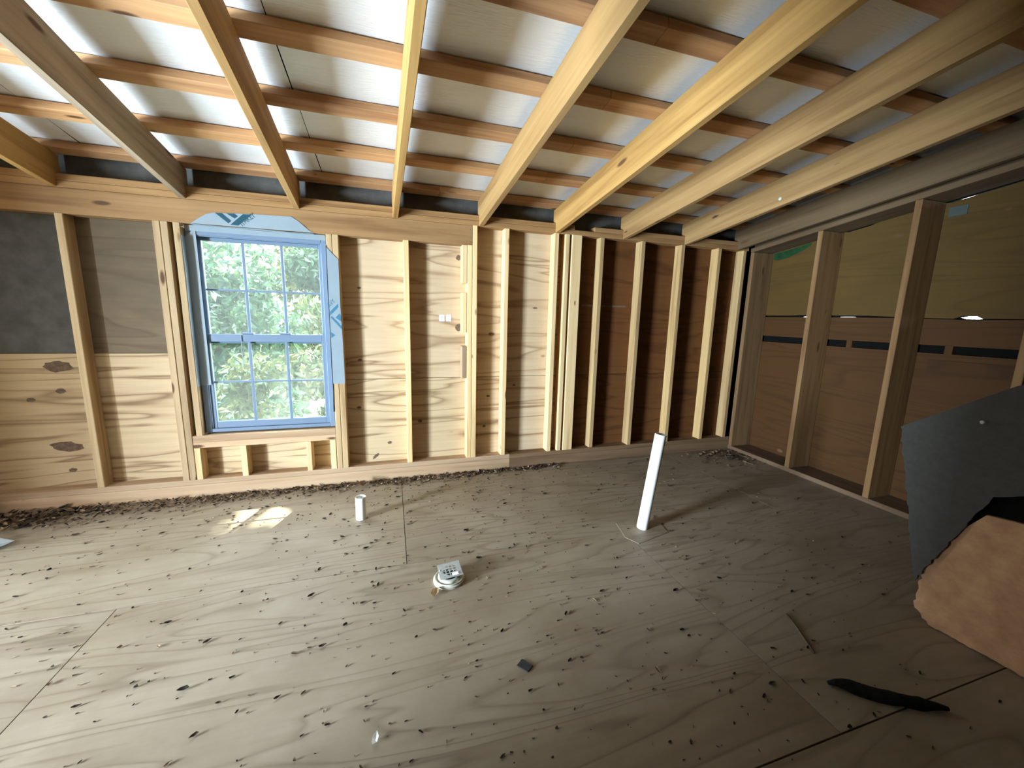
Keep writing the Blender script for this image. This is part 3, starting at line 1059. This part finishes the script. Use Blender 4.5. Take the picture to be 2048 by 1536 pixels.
# strainer plate: 5x5 grid with real openings inside a disc
bm = bmesh.new()
S = 0.054
N = 18
step = 2 * S / N
grid = {}
for i in range(N + 1):
    for j in range(N + 1):
        grid[i, j] = bm.verts.new((-S + i * step, -S + j * step, 0))
for i in range(N):
    for j in range(N):
        cx, cy = -S + (i + .5) * step, -S + (j + .5) * step
        open_ = (math.hypot(cx, cy) < 0.036) and (i % 3 != 2 or False) and (j % 3 != 2) and (1 < i < N - 1)
        if not open_:
            bm.faces.new((grid[i, j], grid[i + 1, j], grid[i + 1, j + 1], grid[i, j + 1]))
bmesh.ops.solidify(bm, geom=bm.faces[:], thickness=0.003)
bmesh.ops.delete(bm, geom=[v for v in bm.verts if not v.link_faces], context='VERTS')
me = bpy.data.meshes.new('strainer')
bm.to_mesh(me)
bm.free()
mms = Matrix.Translation((0.006, 0.010, 0.044)) @ Matrix.Rotation(math.radians(3), 4, 'X') @ Matrix.Rotation(math.radians(-4), 4, 'Y')
stn = link('strainer', me, M['steel'], dr, mms)
poly_slab('sticker', [(0.004, -0.048), (0.034, -0.048), (0.034, -0.028), (0.004, -0.028)], 0.0006, M['paper'], stn, Matrix.Translation((0, 0, 0.0031)))
tube('screw', [(0.046, 0.02, 0.012), (0.046, 0.02, 0.046)], 0.004, M['steel'], dr)
tube('screw', [(-0.040, 0.02, 0.012), (-0.040, 0.02, 0.044)], 0.004, M['steel'], dr)

# ---- black-faced fibreboard, torn, standing at the right ------------------------
fb = empty('fibreboard_sheet', (2.17, 0.80, 0.0))
tag(fb, 'torn black-faced fibreboard sheet with bare brown fibre, standing at the right edge', 'board')


def ragged(pts, amp, closed=True, step=0.02):
    out = []
    n = len(pts)
    for i in range(n):
        a, b = Vector(pts[i]), Vector(pts[(i + 1) % n])
        rough = amp[i]
        k = max(1, int((b - a).length / step)) if rough > 0 else 1
        nrm = Vector((-(b - a).y, (b - a).x)).normalized()
        for q in range(k):
            p = a.lerp(b, q / k)
            if q:
                p = p + nrm * random.uniform(-rough, rough)
            out.append((p.x, p.y))
    return out


# both layers stand in planes that face the room (local X = -Y, local Y = up)
def board_frame(lean, x):
    ex = Vector((0.06, -1, 0)).normalized()
    ey = Vector((lean, 0, 1)).normalized()
    ey = (ey - ex * ey.dot(ex)).normalized()
    mm = Matrix((ex, ey, ex.cross(ey))).transposed().to_4x4()
    mm.translation = Vector((x, 0, 0))
    return mm


core_pts = ragged([(0.00, 0.004), (-0.055, 0.06), (-0.055, 0.175), (-0.045, 0.33), (0.085, 0.545), (0.62, 0.60), (0.62, 0.004)], [0.006, 0.006, 0.008, 0.0, 0, 0, 0.003], step=0.012)
core = poly_slab('fibre_core', core_pts, 0.018, M['fibre'], fb, board_frame(0.02, 0.0))
core.matrix_basis = Matrix.Translation((0, 0.09, 0)) @ core.matrix_basis
gap_shade = poly_slab('gap_shade_slab', [(0.02, 0.30), (0.02, 0.62), (0.10, 0.80), (0.62, 0.95), (0.62, 0.30)], 0.006, M['dark'], fb, board_frame(0.02, 0.012))  # near-black slab painting the shadow gap between flap and core
gap_shade.matrix_basis = Matrix.Translation((0, 0.09, 0)) @ gap_shade.matrix_basis
# dark face layer curling off the core; gridded so that it bends
fp = ragged([(-0.060, 0.172), (-0.215, 0.815), (0.085, 1.05), (0.62, 1.25), (0.62, 0.88), (0.095, 0.625), (-0.005, 0.335)], [0.004, 0.0, 0.0, 0, 0.002, 0.004, 0.005], step=0.015)
face = poly_slab('dark_face', fp, 0.012, M['blackface'], fb, board_frame(0.05, -0.035))
face.matrix_basis = Matrix.Translation((0, 0.09, 0)) @ face.matrix_basis
lathe('nail_head', [(0.0, 0.004), (0.006, 0.003), (0.0075, 0.0), (0.0, 0.0)], M['chip'], fb, Matrix.Translation((-0.03, 0.06, 0.9)) @ Matrix.Rotation(math.radians(-88), 4, 'Y'), 12)

# ---- small scraps -----------------------------------------------------------------


def crumpled(name, pts, t, mat, loc, rz, label, cat, lift=0.01):
    o = empty(name, loc, rz)
    bm = bmesh.new()
    vs_ = [bm.verts.new((x, y, 0.001 + abs(math.sin(x * 70 + y * 40)) * lift)) for x, y in pts]
    c = bm.verts.new((sum(p[0] for p in pts) / len(pts), sum(p[1] for p in pts) / len(pts), 0.002))
    for i in range(len(pts)):
        bm.faces.new((vs_[i], vs_[(i + 1) % len(pts)], c))
    bmesh.ops.solidify(bm, geom=bm.faces[:], thickness=t)
    me = bpy.data.meshes.new(name)
    bm.to_mesh(me)
    bm.free()
    bpy.data.objects.remove(o)
    mm = Matrix.Translation(loc) @ Matrix.Rotation(rz, 4, 'Z')
    o = link(name, me, mat, None, mm)
    tag(o, label, cat)
    return o


sq = poly_slab('shingle_scrap', [(-0.024, -0.016), (0.022, -0.018), (0.025, 0.015), (-0.022, 0.018)], 0.004, M['rubber'], None, Matrix.Translation((0.434, 1.163, 0.0005)) @ Matrix.Rotation(math.radians(-48), 4, 'Z'))
tag(sq, 'small black square scrap lying on bare plywood in the foreground', 'scrap')
bk = []
for i in range(15):
    t = i / 14
    bk.append((1.434 + 0.285 * t, 0.801 - 0.185 * t + 0.008 * math.sin(t * 9), 0.013 + 0.004 * math.sin(t * 14)))
o = tube('bark_strip', bk, [0.006 + 0.016 * min(1, 5 * (i / 14)) * min(1, 4.5 * (1 - i / 14)) * random.uniform(.75, 1.1) for i in range(15)], M['bark'], None, 7)
tag(o, 'long black bark strip lying on the dark floor at lower right', 'bark')
crumpled('paper_scrap', [(-0.018, -0.006), (-0.004, -0.012), (0.012, -0.004), (0.020, 0.010), (0.006, 0.012), (-0.008, 0.006)], 0.003, M['paper'], (-0.077, 1.040, 0.001), math.radians(50), 'tiny white crumpled scrap on the foreground floor', 'scrap', 0.012)
crumpled('curled_leaf', [(-0.05, -0.02), (-0.02, -0.035), (0.03, -0.03), (0.055, 0.0), (0.03, 0.03), (-0.01, 0.025), (-0.04, 0.02)], 0.001, M['dryleaf'], (-0.225, 2.925, 0.002), 0.3, 'large curled brown leaf against the bottom plate behind the short pipe', 'leaf', 0.05)
crumpled('tan_leaf', [(-0.03, -0.012), (0.0, -0.018), (0.028, -0.006), (0.034, 0.012), (0.008, 0.016), (-0.02, 0.010)], 0.0015, M['tanleaf'], (0.160, 1.628, 0.001), math.radians(55), 'pale tan leaf lying just in front of the floor drain', 'leaf', 0.018)
crumpled('plastic_scrap', [(-0.16, -0.10), (0.02, -0.09), (0.07, -0.02), (0.06, 0.05), (-0.02, 0.07), (-0.16, 0.06)], 0.002, M['bleached'], (-2.02, 2.575, 0.004), 0.0, 'pale bluish plastic scrap on the floor at the far left edge', 'scrap', 0.02)
tw = tube('twig', [(1.617, 1.097, 0.005), (1.58, 1.02, 0.006), (1.550, 0.965, 0.005), (1.526, 0.913, 0.005)], [0.004, 0.005, 0.005, 0.003], M['trunk'], None, 6)
tag(tw, 'thin dark twig on the floor, between the tall pipe and the bark strip', 'twig')
kn = lathe('nail_head', [(0.0, 0.004), (0.009, 0.003), (0.011, 0.0), (0.0, 0.0)], M['chip'], ceiling, None, 12)
kn.matrix_basis = ri @ (Matrix.Translation((2.471 + EX * 1.0, 2.15, 2.075)) @ Matrix.Rotation(math.radians(-90), 4, 'Y'))

# ---- leaf bits ---------------------------------------------------------------------


def flake(seed):
    r_ = random.Random(seed)
    n = r_.choice((5, 6, 7))
    el = r_.uniform(1.1, 3.4)
    pts = []
    for i in range(n):
        a = 2 * math.pi * i / n
        q = r_.uniform(0.65, 1.1)
        x, y = q * math.cos(a) * el, q * math.sin(a)
        pts.append((x * 0.5, y * 0.5, 0.10 + 0.35 * abs(y) * r_.uniform(.4, 1.4) + 0.12 * abs(x)))
    c = (0, 0, 0.06)
    top = [(x, y, z + 0.10) for x, y, z in pts]
    V = pts + [c] + top + [(0, 0, 0.26)]
    F = []
    for i in range(n):
        j = (i + 1) % n
        F += [[j, i, n], [n + 1 + i, n + 1 + j, 2 * n + 1], [i, j, n + 1 + j, n + 1 + i]]
    return V, F


flakes = [flake(s) for s in range(9)]
bit_mesh = []
for V, F in flakes:
    me = mesh_from('leaf_bit', V, F)
    me.materials.append(M['bit'])
    bit_mesh.append(me)


def visible(x, y):
    p = Vector((x, y, -CAM_H))
    z = p.dot(FWD)
    if z < 0.3:
        return None
    u = 785 * p.dot(RIGHT) / z + 1024
    v = 785 * p.dot(DOWN) / z + 768
    return (u, v) if -20 < u < 2070 and v < 1560 else None


keep_out = [(-0.206, 2.432, 0.05), (1.437, 1.885, 0.06), (0.236, 1.712, 0.085), (0.434, 1.163, 0.04), (-0.077, 1.04, 0.03), (0.16, 1.628, 0.04), (-0.225, 2.925, 0.06), (-2.06, 2.57, 0.19)]


def free(x, y):
    if x > 1.95 and y < 1.05:
        return False
    return all(math.hypot(x - a, y - b) > r_ for a, b, r_ in keep_out)


def density(x, y):
    """more litter to the left and near the back wall, thinning to the right"""
    dw = 2.98 - y
    d_ = 0.42 + 0.9 * math.exp(-dw / 0.35)
    if y > 1.9:
        d_ *= 1.0 if -0.3 < x < 0.9 else 0.75
    d_ *= 1.0 if x < 1.0 else max(0.35, 1.0 - 0.35 * (x - 1.0))
    return d_


spots = []
tries = 0
while len(spots) < 1300 and tries < 60000:
    tries += 1
    x, y = random.uniform(-2.2, 3.0), random.uniform(0.45, 2.95)
    w = visible(x, y)
    if not w or not free(x, y) or random.random() > density(x, y):
        continue
    dist = math.hypot(x, y, CAM_H)
    s = 0.0050 + 0.0095 * random.random() ** 2.6
    if dist < 1.9:
        s *= 0.85
    spots.append((s / dist, x, y, s))
spots.sort(reverse=True)
LAND = [('the short pipe', -0.206, 2.432), ('the tall pipe', 1.437, 1.885), ('the floor drain', 0.236, 1.712), ('the black square scrap', 0.434, 1.163),
        ('the white crumpled scrap', -0.077, 1.040), ('the bark strip', 1.575, 0.71), ('the thin twig', 1.57, 1.00), ('the pale tan leaf', 0.16, 1.628)]
SIDES = (('on its far side', 0, 1), ('on its near side', 0, -1), ('to its left', -1, 0), ('to its right', 1, 0))
ORD = ('nearest', 'second nearest', 'third nearest')
bits = spots[:250]
own = {}
for nm, lx, ly in LAND:
    for sd, ax, ay in SIDES:
        c = []
        for i, (_, x, y, s) in enumerate(bits):
            dx, dy = x - lx, y - ly
            along = dx * ax + dy * ay
            across = abs(dx * ay) + abs(dy * ax)
            if i not in own and along > across and math.hypot(dx, dy) < 0.9:
                c.append((math.hypot(dx, dy), i))
        for q, (_, i) in enumerate(sorted(c)[:3]):
            own[i] = 'dry leaf flake, %s to %s, %s' % (ORD[q], nm, sd)


def zone(x, y):
    if y > 2.25:
        return 'strip of floor under the window wall' if x < 0.55 else 'floor before the right-hand studs'
    if x < -0.55:
        return 'brightly lit floor at the left'
    if y > 1.45:
        return 'middle floor round the drain' if x < 0.9 else 'floor round the tall pipe'
    return 'bare foreground floor at the centre' if x < 0.9 else 'dark floor at the lower right'


for i, (_, x, y, s) in enumerate(bits):
    o = bpy.data.objects.new('leaf_bit', bit_mesh[i % 9])
    COL.objects.link(o)
    o.location = (x, y, 0.0)
    o.rotation_euler = (0, 0, random.gauss(0.35, 0.5) if random.random() < .7 else random.uniform(0, 6.28))
    o.scale = (s, s, s * random.uniform(0.7, 1.3))
    z = zone(x, y)
    tag(o, own.get(i, 'loose dark leaf flake, one of many on the ' + z), 'leaf', 'leaf flakes on the ' + z)

LV, LF = [], []


def add_flake(x, y, z, s, rz, tilt=0.0):
    V, F = flakes[random.randrange(9)]
    ca, sa = math.cos(rz), math.sin(rz)
    b = len(LV)
    for vx, vy, vz in V:
        X, Y = vx * ca - vy * sa, vx * sa + vy * ca
        LV.append((x + X * s, y + Y * s, z + (vz + tilt * X) * s))
    LF.extend([[q + b for q in f] for f in F])


for _, x, y, s in spots[250:]:
    add_flake(x, y, 0, s, random.gauss(0.35, 0.6))
# crumbs
for _ in range(900):
    x, y = random.uniform(-2.3, 2.6), random.uniform(0.6, 2.97)
    if free(x, y) and visible(x, y) and random.random() < density(x, y):
        add_flake(x, y, 0, random.uniform(0.003, 0.006), random.uniform(0, 6.28))
# drift of leaves along the foot of the back wall
for _ in range(1700):
    x = random.uniform(-2.55, 1.35)
    wdt = 0.13 if x < -1.0 else (0.09 if x < 0.6 else 0.05)
    dy = abs(random.gauss(0, wdt * 0.62))
    y = 2.985 - dy
    if not free(x, y):
        continue
    hgt = max(0.0, (0.020 if x < -0.9 else 0.010) * (1 - dy / (wdt * 1.6)))
    add_flake(x, y, random.uniform(0, hgt), random.uniform(0.006, 0.015), random.uniform(0, 6.28), random.uniform(-0.8, 0.8) if hgt > 0.004 else 0)
for _ in range(500):
    # heap in the dark left corner, and damp litter in the right corner
    x, y = random.gauss(-2.25, 0.22), 2.98 - abs(random.gauss(0, 0.17))
    if x > LW_X + 0.03 and free(x, y):
        add_flake(x, y, random.uniform(0, 0.02), random.uniform(0.012, 0.026), random.uniform(0, 6.28), random.uniform(-.6, .6))
for _ in range(160):
    x, y = 3.19 - abs(random.gauss(0, 0.22)), 2.97 - abs(random.gauss(0, 0.2))
    add_flake(x, y, 0, random.uniform(0.007, 0.02), random.uniform(0, 6.28))
litter = link('leaf_litter', mesh_from('leaf_litter', LV, LF), M['litter'], None, None, 'stuff')
tag(litter, 'fine dry leaf crumbs over the floor, drifted thickest along the back wall', 'litter')

# ================================================================== OUTSIDE
ground = board('ground', -60, 60, -60, 60, -2.9, -2.8, 'x', M['grass'], None, 0, 'structure')


def foliage_mesh(name, blobs, n, size, r_):
    """n leaves, each two tilted triangles, spread through ellipsoid clumps"""
    wts = np.array([b[3] ** 2 for b in blobs])
    wts = wts / wts.sum()
    idx = r_.choice(len(blobs), n, p=wts)
    C = np.array([b[:3] for b in blobs])[idx]
    Rr = np.array([b[3] for b in blobs])[idx]
    dirs = r_.normal(size=(n, 3))
    dirs /= np.linalg.norm(dirs, axis=1)[:, None]
    rad = Rr * (0.45 + 0.6 * r_.random(n) ** 0.6)
    P = C + dirs * rad[:, None] * np.array([1, 1, 0.75])
    a = r_.normal(size=(n, 3))
    a[:, 2] -= 0.5
    a /= np.linalg.norm(a, axis=1)[:, None]
    b = np.cross(a, r_.normal(size=(n, 3)))
    b /= np.linalg.norm(b, axis=1)[:, None]
    nn = np.cross(a, b)
    s = size * (0.6 + 0.8 * r_.random(n))[:, None]
    v0, v2 = P - a * s * 0.5, P + a * s * 0.5
    v1, v3 = P + b * s * 0.24 + nn * s * 0.1, P - b * s * 0.24 + nn * s * 0.1
    V = np.stack([v0, v1, v2, v3], 1).reshape(-1, 3)
    q = np.arange(n) * 4
    F = np.stack([q, q + 1, q + 2, q, q + 2, q + 3], 1).reshape(-1, 3)
    me = bpy.data.meshes.new(name)
    me.from_pydata(V.tolist(), [], F.tolist())
    me.update()
    return me


def tree(loc, height, spread, n, size, mat, label, seed, name='tree', lo=0.2, group='trees outside the window', nb=44, br=(0.24, 0.44)):
    r_ = np.random.default_rng(seed)
    t = empty(name, loc)
    tag(t, label, 'tree', group)
    tube('trunk', [(0, 0, 0), (0.05, 0.03, height * .3), (-0.04, 0.06, height * .6), (0.03, 0.0, height * .9)], [0.14, 0.11, 0.07, 0.02], M['trunk'], t, 9)
    blobs = []
    for i in range(nb):
        z = height * r_.uniform(lo, 1.0)
        k_ = math.sin(math.pi * min(1, max(0.12, (z / height - lo + .12) / (1.12 - lo))))
        a = r_.uniform(0, 6.28)
        rr = spread * k_ * math.sqrt(r_.random())
        c = (rr * math.cos(a), rr * math.sin(a), z)
        blobs.append((*c, spread * r_.uniform(*br)))
        if i < 10:
            tube('branch', [(0, 0, max(0.3, z - 0.5 * rr)), (c[0] * .5, c[1] * .5, z - 0.15 * rr), c], [0.045, 0.03, 0.008], M['trunk'], t, 6)
    f = link('foliage', foliage_mesh('foliage', blobs, n, size, r_), mat, t)
    f['kind'] = 'stuff'
    return t


G = -2.8
tree((-2.62, 6.0, G), 6.6, 1.30, 20000, 0.120, M['leaf_a'], 'leafy green tree filling the left half of the window view', 1, lo=0.05)
tree((0.42, 6.2, G), 9.8, 1.40, 34000, 0.115, M['leaf_a'], 'tall green tree beside the window, its crown shading the panes from the sun', 2, nb=26, br=(0.20, 0.36))
tree((-1.30, 4.35, G), 3.5, 0.55, 3600, 0.09, M['leaf_b'], 'low yellowish bush close outside the lower sash', 3, 'bush', 0.25)
tree((-5.0, 11.4, G), 8.4, 1.9, 13000, 0.24, M['leaf_a'], 'darker tree standing behind the nearer ones at the left', 4, lo=0.03)
tree((-1.5, 10.2, G), 6.6, 1.35, 14000, 0.18, M['leaf_b'], 'far yellow-green tree showing at the upper right of the window', 5, lo=0.03)
